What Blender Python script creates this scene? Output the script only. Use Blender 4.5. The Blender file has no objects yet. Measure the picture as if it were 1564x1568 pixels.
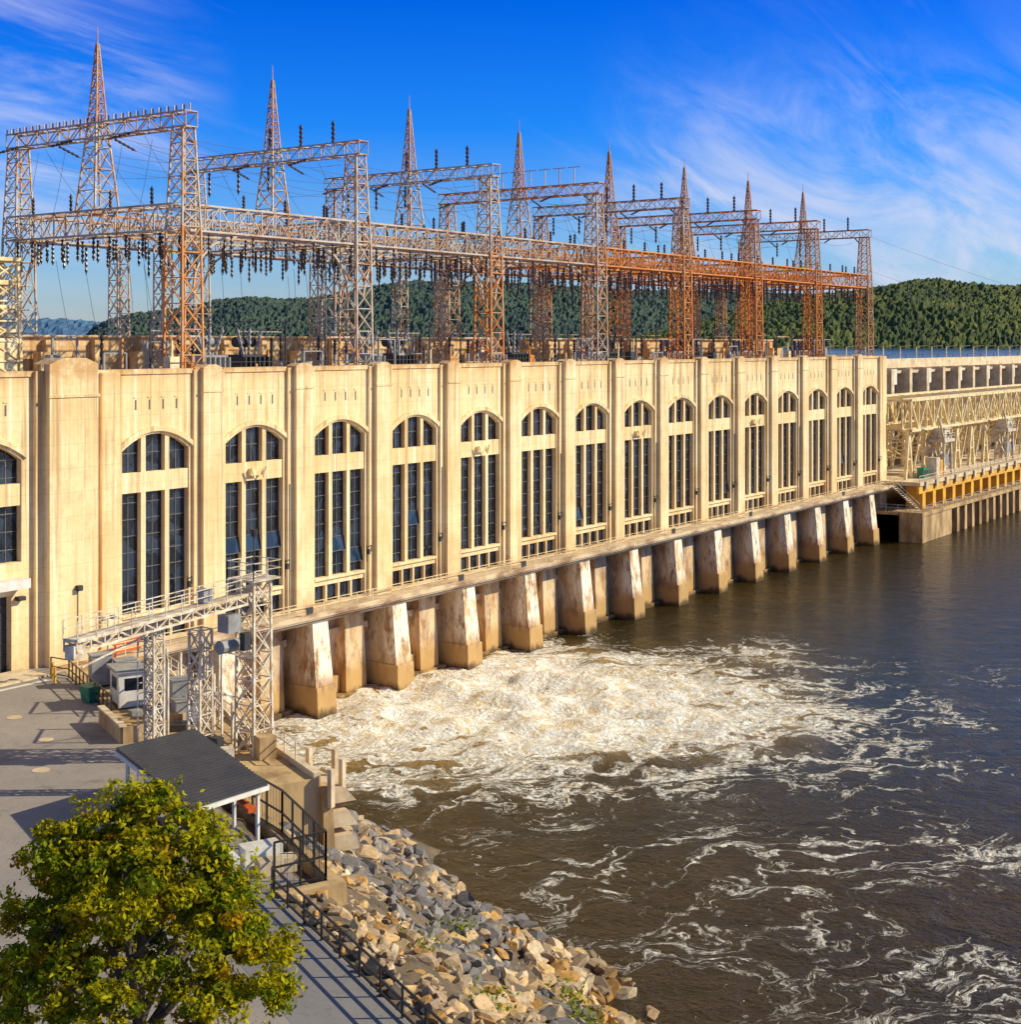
import bpy, math, random
import numpy as np
from mathutils import Vector, noise
random.seed(7); rng=np.random.default_rng(7)
scene=bpy.context.scene
R=math.radians
B=10.96
# ------------------------------------------------------------------ node helpers
class NT:
    def __init__(s,nt): s.nt=nt; nt.nodes.clear()
    def n(s,t,**k):
        nd=s.nt.nodes.new(t)
        for a,b in k.items(): setattr(nd,a,b)
        return nd
    def l(s,a,b): s.nt.links.new(a,b)
    def put(s,sock,v):
        if isinstance(v,(int,float,tuple,list)): sock.default_value=v
        else: s.l(v,sock)
    def math(s,op,a,b=0.0,c=None,clamp=False):
        nd=s.n('ShaderNodeMath',operation=op,use_clamp=clamp); s.put(nd.inputs[0],a); s.put(nd.inputs[1],b)
        if c is not None: s.put(nd.inputs[2],c)
        return nd.outputs[0]
    def vmath(s,op,a,b=(0,0,0)):
        nd=s.n('ShaderNodeVectorMath',operation=op); s.put(nd.inputs[0],a)
        if op=='SCALE': s.put(nd.inputs['Scale'],b)
        else: s.put(nd.inputs[1],b)
        return nd.outputs['Value'] if op in('LENGTH','DISTANCE','DOT_PRODUCT') else nd.outputs[0]
    def noise(s,vec,scale,detail=3,rough=.5,dist=0,color=False):
        nd=s.n('ShaderNodeTexNoise'); s.l(vec,nd.inputs['Vector']); nd.inputs['Scale'].default_value=scale
        nd.inputs['Detail'].default_value=detail; nd.inputs['Roughness'].default_value=rough; nd.inputs['Distortion'].default_value=dist
        return nd.outputs['Color'] if color else nd.outputs['Fac']
    def rng(s,v,a,b,c=0,d=1,smooth=True):
        nd=s.n('ShaderNodeMapRange'); nd.interpolation_type='SMOOTHSTEP' if smooth else 'LINEAR'
        s.put(nd.inputs[0],v); 
        for i,x in enumerate((a,b,c,d)): s.put(nd.inputs[i+1],x)
        return nd.outputs[0]
    def mix(s,f,a,b,mode='MIX'):
        nd=s.n('ShaderNodeMix',data_type='RGBA',blend_type=mode); s.put(nd.inputs[0],f)
        for i,v in ((6,a),(7,b)):
            if isinstance(v,tuple) and len(v)==3: v=v+(1,)
            s.put(nd.inputs[i],v)
        return nd.outputs[2]
    def pos(s): return s.n('ShaderNodeNewGeometry').outputs['Position']
    def scale(s,v,sc): return s.vmath('MULTIPLY',v,sc)
    def rotz(s,v,ang,sc):
        m=s.n('ShaderNodeMapping'); s.l(v,m.inputs[0]); m.vector_type='POINT'; m.inputs['Rotation'].default_value=(0,0,ang)
        return s.vmath('MULTIPLY',m.outputs[0],sc)
    def sep(s,v):
        nd=s.n('ShaderNodeSeparateXYZ'); s.l(v,nd.inputs[0]); return nd.outputs
    def bsdf(s,col,rough=.8,metal=0,bump=None,bs=.3,bd=.05,**k):
        p=s.n('ShaderNodeBsdfPrincipled'); 
        if isinstance(col,tuple) and len(col)==3: col=col+(1,)
        s.put(p.inputs['Base Color'],col); s.put(p.inputs['Roughness'],rough); s.put(p.inputs['Metallic'],metal)
        for a,b in k.items(): s.put(p.inputs[a.replace('_',' ')],b)
        if bump is not None:
            bn=s.n('ShaderNodeBump'); bn.inputs['Strength'].default_value=bs; bn.inputs['Distance'].default_value=bd
            s.l(bump,bn.inputs['Height']); s.l(bn.outputs[0],p.inputs['Normal'])
        return p.outputs[0]
    def out(s,sh):
        o=s.n('ShaderNodeOutputMaterial'); s.l(sh,o.inputs['Surface'])
def newmat(name):
    m=bpy.data.materials.new(name); m.use_nodes=True; return m,NT(m.node_tree)
def simple(name,c1,c2=None,rough=.75,scale=1.5,metal=0,bump=0,stretch=(1,1,1)):
    m,t=newmat(name); p=t.scale(t.pos(),stretch)
    if c2 is None: c2=tuple(x*.65 for x in c1)
    f=t.noise(p,scale,4,.65)
    col=t.mix(t.rng(f,.35,.68),c1,c2)
    t.out(t.bsdf(col,rough,metal,bump=f if bump else None,bs=bump)); return m

# ---- materials
def m_wall():
    m,t=newmat('weathered_cream_concrete'); p=t.pos(); x,y,z=t.sep(p)
    big=t.noise(p,.12,4,.6); fine=t.noise(p,2.2,5,.7); mid=t.noise(t.scale(p,(1,1,.6)),.55,5,.7)
    col=t.mix(t.rng(big,.38,.66),(.98,.77,.43),(.86,.61,.29))
    col=t.mix(t.math('MULTIPLY',t.rng(mid,.46,.66),.45),col,(.68,.45,.21))
    col=t.mix(t.math('MULTIPLY',t.rng(fine,.45,.75),.32),col,(.60,.41,.21))
    st=t.noise(t.scale(p,(1.5,1.5,.05)),1.0,4,.65)
    stm=t.math('MULTIPLY',t.rng(st,.50,.67),t.rng(z,12,31,.25,.85))
    col=t.mix(stm,col,(.46,.27,.11))
    st2=t.noise(t.scale(p,(3.5,3.5,.09)),1.0,4,.7)
    col=t.mix(t.math('MULTIPLY',t.rng(st2,.56,.70),.5),col,(.38,.22,.10))
    ws=t.noise(t.scale(p,(2.6,2.6,.05)),1.0,4,.6)
    col=t.mix(t.math('MULTIPLY',t.rng(ws,.53,.68),.7),col,(1.0,.91,.68))
    fr=t.math('FRACT',t.math('MULTIPLY',z,.55)); j=t.math('LESS_THAN',fr,.03)
    col=t.mix(t.math('MULTIPLY',j,.2),col,(.38,.26,.14))
    topd=t.math('MULTIPLY',t.rng(z,29.6,31.2),t.rng(t.noise(p,.8,5,.7),.33,.58))
    col=t.mix(t.math('MULTIPLY',topd,.7),col,(.54,.26,.08))
    base=t.math('MULTIPLY',t.rng(z,12.0,9.0),t.rng(mid,.3,.6))
    col=t.mix(t.math('MULTIPLY',base,.45),col,(.50,.31,.14))
    h=t.math('SUBTRACT',fine,t.math('MULTIPLY',j,.5))
    t.out(t.bsdf(col,.9,bump=h,bs=.35,bd=.05)); return m
def m_pier():
    m,t=newmat('stained_pier_concrete'); p=t.pos(); x,y,z=t.sep(p)
    n1=t.noise(t.scale(p,(1,1,.4)),.6,5,.7); n2=t.noise(t.scale(p,(1,1,.4)),.8,5,.75)
    col=t.mix(t.rng(n1,.40,.62),(.72,.48,.23),(.36,.19,.08))
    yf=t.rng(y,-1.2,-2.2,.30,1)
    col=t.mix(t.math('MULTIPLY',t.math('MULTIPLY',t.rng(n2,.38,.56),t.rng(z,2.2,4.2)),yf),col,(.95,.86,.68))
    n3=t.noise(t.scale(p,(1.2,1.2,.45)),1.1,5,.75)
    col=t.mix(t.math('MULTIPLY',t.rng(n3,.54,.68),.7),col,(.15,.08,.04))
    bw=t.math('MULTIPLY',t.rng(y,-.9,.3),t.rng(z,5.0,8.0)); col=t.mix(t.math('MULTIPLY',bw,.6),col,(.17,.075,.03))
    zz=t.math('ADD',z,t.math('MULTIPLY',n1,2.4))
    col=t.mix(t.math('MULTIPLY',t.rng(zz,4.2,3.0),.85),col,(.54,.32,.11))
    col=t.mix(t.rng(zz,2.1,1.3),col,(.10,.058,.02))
    t.out(t.bsdf(col,.85,bump=n2,bs=.6,bd=.15)); return m
def m_steel(name,grey,rust,bias,xdep=True):
    m,t=newmat(name); p=t.pos(); x,y,z=t.sep(p)
    n=t.noise(p,.22,4,.75); n2=t.noise(p,1.7,3,.7)
    v=t.math('ADD',t.math('MULTIPLY',n,.55),t.math('MULTIPLY',n2,.45))
    if xdep: v=t.math('ADD',v,t.rng(x,40,120,0,.09))
    col=t.mix(t.rng(v,bias-.03,bias+.1),grey,rust)
    t.out(t.bsdf(col,.65,.1)); return m
def m_asphalt(name,c,c2):
    m,t=newmat(name); p=t.pos()
    a=t.noise(p,.12,5,.65); b=t.noise(p,14,3,.7); c3=t.noise(p,.5,5,.7,1.5)
    col=t.mix(t.rng(a,.35,.65),c,c2)
    col=t.mix(t.math('MULTIPLY',t.rng(b,.4,.7),.35),col,(.15,.13,.115))
    cr=t.math('ABSOLUTE',t.math('SUBTRACT',c3,.5))
    col=t.mix(t.math('MULTIPLY',t.rng(cr,.008,.0),.55),col,(.06,.055,.05))
    oil=t.noise(p,.35,4,.7); col=t.mix(t.math('MULTIPLY',t.rng(oil,.55,.68),.45),col,(.10,.09,.08))
    t.out(t.bsdf(col,.9)); return m
def m_water():
    m,t=newmat('turbid_river_water'); p=t.pos(); x,y,z=t.sep(p)
    d=t.noise(p,.05,3,.5,color=True)
    off=t.scale(t.vmath('SUBTRACT',d,(.5,.5,.5)),(34,34,0))
    p2=t.vmath('ADD',p,off)
    c=t.vmath('SUBTRACT',p2,(32,-15,0)); r=t.vmath('LENGTH',t.scale(c,(1/39,1/32,0)))
    main=t.rng(r,1.05,.10)
    dw=t.noise(p,.11,4,.55,color=True)
    p3=t.vmath('ADD',p,t.scale(t.vmath('SUBTRACT',dw,(.5,.5,.5)),(18,18,0)))
    fa=t.noise(t.rotz(p3,R(35),(.55,1.15,1)),.21,6,.62,.25)
    fb=t.noise(t.rotz(p3,R(20),(.7,1.5,1)),.75,5,.7,.2)
    ra=t.math('SUBTRACT',1,t.math('ABSOLUTE',t.math('SUBTRACT',t.math('MULTIPLY',fa,2),1)))
    rb=t.math('SUBTRACT',1,t.math('ABSOLUTE',t.math('SUBTRACT',t.math('MULTIPLY',fb,2),1)))
    rg=t.math('ADD',t.math('MULTIPLY',ra,.70),t.math('MULTIPLY',rb,.30))
    q=t.vmath('SUBTRACT',p,(24,-56,0)); rq=t.vmath('LENGTH',t.scale(q,(1/50,1/44,0)))
    zone=t.rng(rq,1.2,.45)
    patch=t.noise(p,.08,4,.65)
    sparse=t.math('MULTIPLY',zone,t.rng(patch,.38,.60))
    val=t.math('ADD',rg,t.math('MULTIPLY',main,.29)); val=t.math('ADD',val,t.math('MULTIPLY',sparse,.078))
    foam=t.rng(val,.98,1.045)
    tiny=t.noise(p,1.9,5,.8)
    foam=t.math('MULTIPLY',foam,t.rng(tiny,.36,.54,t.rng(main,.2,.85,.2,.8),1))
    bc=t.mix(t.rng(t.noise(p,.05,4,.6),.4,.6),(.048,.030,.006),(.030,.022,.007))
    sky_refl=t.math('MULTIPLY',t.rng(y,-8,-45),t.rng(x,0,60))
    bc=t.mix(sky_refl,bc,(.010,.046,.095))  # sky reflection painted into the base colour as blue, away from the wall
    bc=t.mix(t.math('MULTIPLY',t.rng(main,.08,.75),.85),bc,(.50,.31,.10))
    w1=t.noise(t.scale(p,(1,1,1)),.40,5,.66,.6); w2=t.noise(p,2.4,4,.65)
    h=t.math('ADD',t.math('MULTIPLY',w1,1.2),t.math('MULTIPLY',w2,.40))
    h=t.math('ADD',h,t.math('MULTIPLY',foam,.35))
    fc=t.mix(t.rng(fb,.38,.54),(.86,.68,.42),(1.0,.96,.87))
    col=t.mix(foam,bc,fc)
    rough=t.rng(foam,0,1,.10,.8)
    t.out(t.bsdf(col,rough,bump=h,bs=.85,bd=.6,IOR=1.33)); return m
def m_glass():
    m,t=newmat('dark_window_glass'); p=t.pos()
    v=t.n('ShaderNodeTexVoronoi'); t.l(t.scale(p,(.9,1,.8)),v.inputs['Vector']); v.inputs['Scale'].default_value=1.0
    sx=t.sep(v.outputs['Color'])
    col=t.mix(t.rng(sx[0],.3,1),(.007,.010,.018),(.03,.045,.075))
    nn_=t.noise(p,.5,2,.5)
    t.out(t.bsdf(col,t.rng(sx[1],0,1,.05,.22),bump=nn_,bs=.07,bd=.1,IOR=1.5)); return m
def m_forest(name,c1,c2,haze,hz):
    m,t=newmat(name); p=t.pos()
    v=t.n('ShaderNodeTexVoronoi'); t.l(p,v.inputs['Vector']); v.inputs['Scale'].default_value=.14
    s=t.sep(v.outputs['Color'])[0]
    col=t.mix(s,c1,c2)
    n=t.noise(p,.35,5,.75)
    col=t.mix(t.rng(n,.40,.68),col,tuple(a*.4 for a in c1))
    col=t.mix(t.math('MULTIPLY',t.rng(t.noise(p,.010,4,.6),.46,.60),.7),col,tuple(a*.6 for a in c1))
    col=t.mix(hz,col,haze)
    t.out(t.bsdf(col,.95,bump=n,bs=.9,bd=3)); return m
def m_attr(name,rough=.9,transl=0,bumps=3):
    m,t=newmat(name); a=t.n('ShaderNodeVertexColor',layer_name='Col')
    if transl==0:
        p=t.pos(); n=t.noise(p,bumps,4,.7)
        col=t.mix(t.rng(n,.38,.7,0,.5),a.outputs[0],(.12,.08,.045)); sh=t.bsdf(col,rough,bump=n,bs=.6)
    else:
        d_=t.n('ShaderNodeBsdfDiffuse'); t.l(a.outputs[0],d_.inputs[0])
        tr=t.n('ShaderNodeBsdfTranslucent'); t.l(a.outputs[0],tr.inputs[0])
        mx=t.n('ShaderNodeMixShader'); mx.inputs[0].default_value=transl
        t.l(d_.outputs[0],mx.inputs[1]); t.l(tr.outputs[0],mx.inputs[2]); sh=mx.outputs[0]
    t.out(sh); return m
M={}
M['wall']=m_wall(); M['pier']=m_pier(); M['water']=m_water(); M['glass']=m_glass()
M['steel']=m_steel('galvanised_rusting_steel',(.58,.50,.42),(.54,.26,.10),.485)
M['rust']=m_steel('rusty_steel',(.64,.38,.18),(.70,.23,.025),.46)
M['mast']=m_steel('mast_steel',(.54,.34,.24),(.50,.19,.08),.49,False)
M['cream_steel']=simple('cream_painted_steel',(.95,.80,.48),(.72,.50,.20),.5,.8)
M['white_steel']=simple('white_painted_steel',(.85,.76,.60),(.50,.36,.22),.5,1.6)
M['insul']=simple('dark_porcelain',(.045,.028,.025),(.08,.04,.03),.3,2)
M['dark']=simple('dark_steel_and_shade',(.05,.045,.045),(.03,.03,.03),.5,2)
M['black']=simple('black_painted_metal',(.015,.014,.014),(.03,.025,.02),.4,2)
M['grey']=simple('grey_equipment_paint',(.36,.36,.36),(.24,.23,.22),.5,1)
M['conc']=simple('pale_concrete',(.78,.62,.41),(.52,.39,.24),.9,.6)
M['yellow']=simple('yellow_stained_concrete',(.85,.47,.04),(.62,.30,.05),.8,.4)
M['lowc']=simple('tan_stained_concrete',(.62,.42,.20),(.30,.18,.08),.9,.5,stretch=(1,1,.4))
M['deckf']=simple('weathered_walkway_edge',(.72,.55,.35),(.30,.17,.09),.85,.9,stretch=(.35,1,1))
M['asphalt']=m_asphalt('aged_asphalt',(.38,.32,.28),(.30,.26,.235))
M['path']=m_asphalt('path_asphalt',(.27,.25,.25),(.22,.205,.205))
M['roofm']=simple('dark_ribbed_metal_roof',(.045,.045,.056),(.065,.062,.072),.4,.6,.3)
M['soil']=simple('rocky_soil',(.20,.14,.085),(.09,.07,.045),.95,.8,bump=1)
M['green']=simple('green_plastic',(.02,.25,.13),(.02,.13,.09),.5,2)
M['orange']=simple('orange_paint',(.8,.13,.02),(.5,.1,.02),.5,2)
M['bark']=simple('tree_bark',(.13,.10,.075),(.06,.045,.035),.95,4,bump=1)
M['leaf']=m_attr('leaves',.55,.35); M['rock']=m_attr('riprap_stone')
M['frame']=simple('window_frame_and_slit_dark',(.17,.15,.14),(.10,.09,.09),.5,2)
M['white']=simple('white_paint',(.8,.78,.72),(.65,.6,.5),.6,1)
M['rooftop']=simple('roof_gravel',(.42,.33,.22),(.28,.22,.16),.95,.8)
M['blue']=simple('bluegrey_gate_steel',(.20,.24,.30),(.11,.14,.18),.5,.4)

# ------------------------------------------------------------------ mesh builder
class MB:
    def __init__(s): s.v=[]; s.f=[]; s.m=[]; s.mats=[]; s.cur=0
    def mat(s,k):
        if k not in s.mats: s.mats.append(k)
        s.cur=s.mats.index(k); return s
    def add(s,vs,fs):
        o=len(s.v); s.v.extend(vs); s.f.extend([tuple(i+o for i in f) for f in fs]); s.m.extend([s.cur]*len(fs))
    def box(s,x0,x1,y0,y1,z0,z1):
        s.add([(x0,y0,z0),(x1,y0,z0),(x1,y1,z0),(x0,y1,z0),(x0,y0,z1),(x1,y0,z1),(x1,y1,z1),(x0,y1,z1)],
              [(0,3,2,1),(4,5,6,7),(0,1,5,4),(1,2,6,5),(2,3,7,6),(3,0,4,7)])
    def hexa(s,bot,top):
        n=len(bot); s.add(list(bot)+list(top),[tuple(reversed(range(n))),tuple(range(n,2*n))]+[(i,(i+1)%n,n+(i+1)%n,n+i) for i in range(n)])
    def rbox(s,c,hx,hy,z0,z1,ang):
        ca,sa=math.cos(ang),math.sin(ang); P=[(c[0]+a*hx*ca-b*hy*sa,c[1]+a*hx*sa+b*hy*ca) for a,b in((-1,-1),(1,-1),(1,1),(-1,1))]
        s.hexa([(x,y,z0) for x,y in P],[(x,y,z1) for x,y in P])
    def mem(s,p,q,w,w2=None,n=4):
        p=Vector(p); q=Vector(q); d=q-p
        if d.length<1e-5: return
        d.normalize(); u=d.cross(Vector((0,0,1)) if abs(d.z)<.95 else Vector((1,0,0))).normalized(); v=d.cross(u)
        w2=w if w2 is None else w2; vs=[]
        for c,ww in((p,w),(q,w2)):
            for i in range(n):
                a=math.pi*2*(i+.5)/n; r=ww*.5*(1.414 if n==4 else 1)
                vs.append(tuple(c+u*math.cos(a)*r+v*math.sin(a)*r))
        s.add(vs,[(i,(i+1)%n,n+(i+1)%n,n+i) for i in range(n)]+[tuple(reversed(range(n))),tuple(range(n,2*n))])
    def lathe(s,p,q,prof,n=7):
        p=Vector(p); q=Vector(q); d=(q-p); u=d.normalized().cross(Vector((0,1,0)) if abs(d.normalized().y)<.9 else Vector((1,0,0))).normalized(); w=d.normalized().cross(u)
        vs=[];fs=[]
        for t,r in prof:
            for i in range(n):
                a=2*math.pi*i/n; vs.append(tuple(p+d*t+u*math.cos(a)*r+w*math.sin(a)*r))
        for k in range(len(prof)-1):
            for i in range(n): fs.append((k*n+i,k*n+(i+1)%n,(k+1)*n+(i+1)%n,(k+1)*n+i))
        s.add(vs,fs)
    def insul(s,p,q,r=.17,disc=5):
        prof=[(0,.05)]
        for i in range(disc):
            a=i/disc; b=(i+.5)/disc; prof+=[(a+.02,r),(b,r*.85),(b+.02,r*.4)]
        prof.append((1,.05)); s.lathe(p,q,prof,6)
    def col(s,cx,cy,z0,z1,w0,w1,n,leg=.2,br=.11,xb=True):
        sg=((-1,-1),(1,-1),(1,1),(-1,1))
        def pt(k,t):
            w=(w0+(w1-w0)*t)/2; return (cx+sg[k][0]*w,cy+sg[k][1]*w,z0+(z1-z0)*t)
        for k in range(4):
            s.mem(pt(k,0),pt(k,1),leg)
            for i in range(n):
                a,b=i/n,(i+1)/n; k2=(k+1)%4
                s.mem(pt(k,b),pt(k2,b),br)
                if xb: s.mem(pt(k,a),pt(k2,b),br); s.mem(pt(k2,a),pt(k,b),br)
                elif i%2: s.mem(pt(k,a),pt(k2,b),br)
                else: s.mem(pt(k2,a),pt(k,b),br)
    def beamt(s,p,q,w,h,n,ch=.17,br=.1,side=None):
        p=Vector(p);q=Vector(q); d=(q-p).normalized(); u=d.cross(Vector((0,0,1))).normalized(); up=Vector((0,0,1))
        cs=[(-1,0),(1,0),(1,1),(-1,1)]
        def pt(k,t): return p+(q-p)*t+u*(cs[k][0]*w/2)+up*(cs[k][1]*h)
        for k in range(4):
            s.mem(pt(k,0),pt(k,1),ch); k2=(k+1)%4
            for i in range(n):
                a,b=i/n,(i+1)/n; s.mem(pt(k,a),pt(k2,a),br)
                if i%2: s.mem(pt(k,a),pt(k2,b),br)
                else: s.mem(pt(k2,a),pt(k,b),br)
            s.mem(pt(k,1),pt(k2,1),br)
    def railing(s,pts,h=1.1,step=2.0,w=.06,rails=(.55,1.0)):
        for a,b in zip(pts[:-1],pts[1:]):
            a=Vector(a);b=Vector(b);L=(b-a).length;n=max(1,round(L/step))
            for r in rails: s.mem(a+Vector((0,0,h*r)),b+Vector((0,0,h*r)),w)
            for i in range(n+1):
                c=a+(b-a)*i/n; s.mem(c,c+Vector((0,0,h)),w)
    def obj(s,name,parent=None,smooth=False):
        me=bpy.data.meshes.new(name); me.from_pydata(s.v,[],s.f); me.polygons.foreach_set('material_index',s.m)
        for k in s.mats: me.materials.append(M[k])
        if smooth: me.polygons.foreach_set('use_smooth',[True]*len(s.f))
        me.update(); o=bpy.data.objects.new(name,me); scene.collection.objects.link(o)
        if parent: o.parent=parent
        return o
def empty(name,loc=(0,0,0)):
    e=bpy.data.objects.new(name,None); scene.collection.objects.link(e); return e

# lot edge coordinates: s outward to the river, l downstream along the bank
DX,DY=-.4146,-.91; NX,NY=.91,-.4146
def W(s_,l_,z=9.0): return (-12+s_*NX+l_*DX, -5+s_*NY+l_*DY, z)
LANG=math.atan2(NY,NX)

# ------------------------------------------------------------------ powerhouse
PH=empty('powerhouse_building')
wb=MB().mat('wall'); gl=MB().mat('glass'); fr=MB().mat('frame'); mu=MB().mat('wall'); ml=MB().mat('wall')
HW=3.45; SPR=24.5; RISE=1.3; TOP=31.0
GY=.5
def archz(dx,r=0): return SPR+RISE*(1-(dx/HW)**2)
def bay(cx,x0,x1,zbot,low=True,zfloor=8.3):
    N=18
    wb.box(x0,cx-HW,0,1,zbot,TOP-.4); wb.box(cx+HW,x1,0,1,zbot,TOP-.4)
    for i in range(N):
        a=-HW+2*HW*i/N; b=-HW+2*HW*(i+1)/N; za,zb=archz(a),archz(b)
        wb.hexa([(cx+a,0,za),(cx+b,0,zb),(cx+b,1,zb),(cx+a,1,za)],[(cx+a,0,TOP-.4),(cx+b,0,TOP-.4),(cx+b,1,TOP-.4),(cx+a,1,TOP-.4)])
    HW2=HW+.35
    for i in range(N):
        a=-HW2+2*HW2*i/N; b=-HW2+2*HW2*(i+1)/N
        f=lambda q:SPR-.05+(RISE+.12)*(1-(q/HW2)**2)
        za,zb=f(a)+.12,f(b)+.12
        wb.hexa([(cx+a,-.2,za),(cx+b,-.2,zb),(cx+b,-.002,zb),(cx+a,-.002,za)],[(cx+a,-.2,za+.42),(cx+b,-.2,zb+.42),(cx+b,-.002,zb+.42),(cx+a,-.002,za+.42)])
    ml.box(x0,x1,-.12,1.1,TOP-.4,TOP)
    for q in(-2.1,-.7,.7,2.1):
        fr.box(cx+q-.08,cx+q+.08,-.012,.0,27.75,28.55); ml.box(cx+q-.2,cx+q+.2,-.05,-.0,28.7,28.8)  # dark strips on the wall face stand in for shaded slot openings
    zs=zbot
    if low:
        wb.box(cx-HW,cx+HW,.15,1,10.75,11.5); mu.box(cx-HW,cx+HW,-.08,.15,11.25,11.5)
        wb.box(cx-HW,cx+HW,.15,1,zfloor,9.15)
        for q in(-1.72,0,1.72):
            mu.box(cx+q-.12,cx+q+.12,.2,.55,9.15,10.75)
        gl.box(cx-HW,cx+HW,.55,.6,9.15,10.75); zs=11.5
    gl.box(cx-HW,cx+HW,GY+.08,GY+.14,zs,SPR+RISE)
    for q in(-1.22,1.22):
        mu.box(cx+q-.23,cx+q+.23,.12,GY+.08,zs,archz(q)+.1)
    mu.box(cx-HW,cx+HW,.10,GY+.08,21.15,22.75)
    for c in(-2.45,0,2.45):
        h=.98
        z=zs+.9
        while z<SPR+RISE-.5:
            if not(20.9<z<23): fr.box(cx+c-h,cx+c+h,GY+.02,GY+.075,z-.03,z+.03)
            z+=1.32
        fr.box(cx+c-.03,cx+c+.03,GY+.025,GY+.072,zs,21.15); fr.box(cx+c-.04,cx+c+.04,GY+.025,GY+.072,22.75,archz(c)+.05)
        if random.random()<.10:
            zz=zs+random.choice([.9,2.2,3.5]); gl.hexa([(cx+c-h,.28,zz),(cx+c+h,.28,zz),(cx+c+h,.33,zz),(cx+c-h,.33,zz)],[(cx+c-h,GY,zz+1.3),(cx+c+h,GY,zz+1.3),(cx+c+h,GY+.05,zz+1.3),(cx+c-h,GY+.05,zz+1.3)])
            fr.mem((cx+c-h,.27,zz),(cx+c+h,.27,zz),.07); fr.mem((cx+c-h,.27,zz),(cx+c-h,GY,zz+1.3),.06); fr.mem((cx+c+h,.27,zz),(cx+c+h,GY,zz+1.3),.06)
def pilaster(c,zb=8.3):
    wb.box(c-1.7,c+1.7,-.26,.5,zb,TOP-.1)
    wb.box(c-1.05,c+1.05,-.68,-.262,zb,TOP+.05)
    wb.hexa([(c-1.05,-.68,TOP+.05),(c+1.05,-.68,TOP+.05),(c+1.05,.6,TOP+.05),(c-1.05,.6,TOP+.05)],[(c-.4,-.68,TOP+.3),(c+.4,-.68,TOP+.3),(c+.4,.6,TOP+.3),(c-.4,.6,TOP+.3)])
    ml.box(c-1.12,c+1.12,-.76,-.69,29.0,29.15)
for k in range(15):
    bay(k*B,k*B-B/2+1.7 if k else -3.9,k*B+B/2-1.7 if k<14 else 160.5,8.3)
    if k<14: pilaster(k*B+B/2)
wb.box(157.5,160.5,-.4,1.0,0,TOP-.1)
wb.box(-11.7,-3.9,-.4,.9,8.3,TOP); wb.box(-11.0,-6.6,-1.1,-.4,8.3,TOP+.5); wb.box(-5.9,-4.5,-.7,-.4,8.3,TOP-.2)
wb.hexa([(-11,-1.1,TOP+.5),(-6.6,-1.1,TOP+.5),(-6.6,.9,TOP+.5),(-11,.9,TOP+.5)],[(-9.9,-1.1,TOP+.95),(-7.7,-1.1,TOP+.95),(-7.7,.9,TOP+.95),(-9.9,.9,TOP+.95)])
ml.box(-11.1,-6.5,-1.2,-1.1,29.0,29.2)
cx=-16.1
bay(cx,-36,-11.7,17.0,low=False)
wb.box(-36,cx-2.6,0,1,8.3,17.0); wb.box(cx+2.6,-11.7,0,1,8.3,17.0); wb.box(cx-2.6,cx+2.6,0,1,14.6,17.0)
M_=MB().mat('white'); M_.box(cx-3.4,cx+3.4,-1.2,-.01,15.2,15.9); M_.mat('dark'); M_.box(cx-2.6,cx+2.6,.6,.7,8.9,14.6)
for i in range(6): M_.box(cx-2.6,cx+2.6,.55,.6,9.3+i*.9,9.36+i*.9)
M_.mat('dark'); M_.box(-13.2,-12.6,-.5,-.01,14.2,14.5)
M_.obj('loading_door',PH)
wb.box(-36,-12.2,1,22,8.3,30.0)
bd=MB().mat('wall'); bd.box(-36,160.4,1.3,20,-3,29.4); bd.mat('rooftop'); bd.box(-36,160.4,1.0,21,29.404,29.9)
bd.mat('dark'); bd.box(-36,160.3,1.002,1.25,9,29.3)
bd.mat('wall'); bd.box(-36,160.4,21,24,-3,33.6)
for i in range(36):
    x=-34+i*5.48; bd.box(x,x+.7,20.3,20.99,29.9,33.4)
for i in range(18):
    x=-30+i*10.96; bd.box(x,x+3.5,19.0,20.2,29.9,32.3)
bd.box(-36,160.4,20.8,24.2,33.602,33.85)
bd.mat('conc'); bd.box(-36,160.4,24.0,30,20,29.6)
bd.obj('roof_and_rear_wall',PH)
wb.obj('front_wall',PH); gl.obj('window_glass',PH); fr.obj('glazing_bars_and_slit_shade',PH); mu.obj('window_mullions',PH); ml.obj('copings',PH)
lp=MB().mat('dark')
for k in range(15):
    x=k*B+B/2-2.1 if k else 3.0
    lp.box(x-.12,x+.12,-.65,-.35,13.0,13.5); lp.mem((x,-.3,13.6),(x,-.85,13.9),.07); lp.mem((x,-.85,13.9),(x,-.85,13.3),.07); lp.mem((x,-.3,13.9),(x,-.3,12.3),.06)
    if k%2: lp.mem((x+.6,-.3,9.2),(x+.6,-.3,20.5),.05)
lp.mem((-8.5,-1.12,14.6),(-8.5,-1.12,11),.05); lp.box(-8.7,-8.3,-1.5,-1.12,14.4,14.8)
for k in(1,4,7,10): 
    lp.mat('cream_steel'); lp.box(k*B-.7,k*B+.7,-.3,.1,21.6,22.2); lp.mem((k*B-.5,-.5,21.4),(k*B-.9,-.5,22.3),.14); lp.mem((k*B+.5,-.5,21.4),(k*B+.9,-.5,22.3),.14); lp.mat('dark')
lp.obj('wall_lamps',PH)

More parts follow.
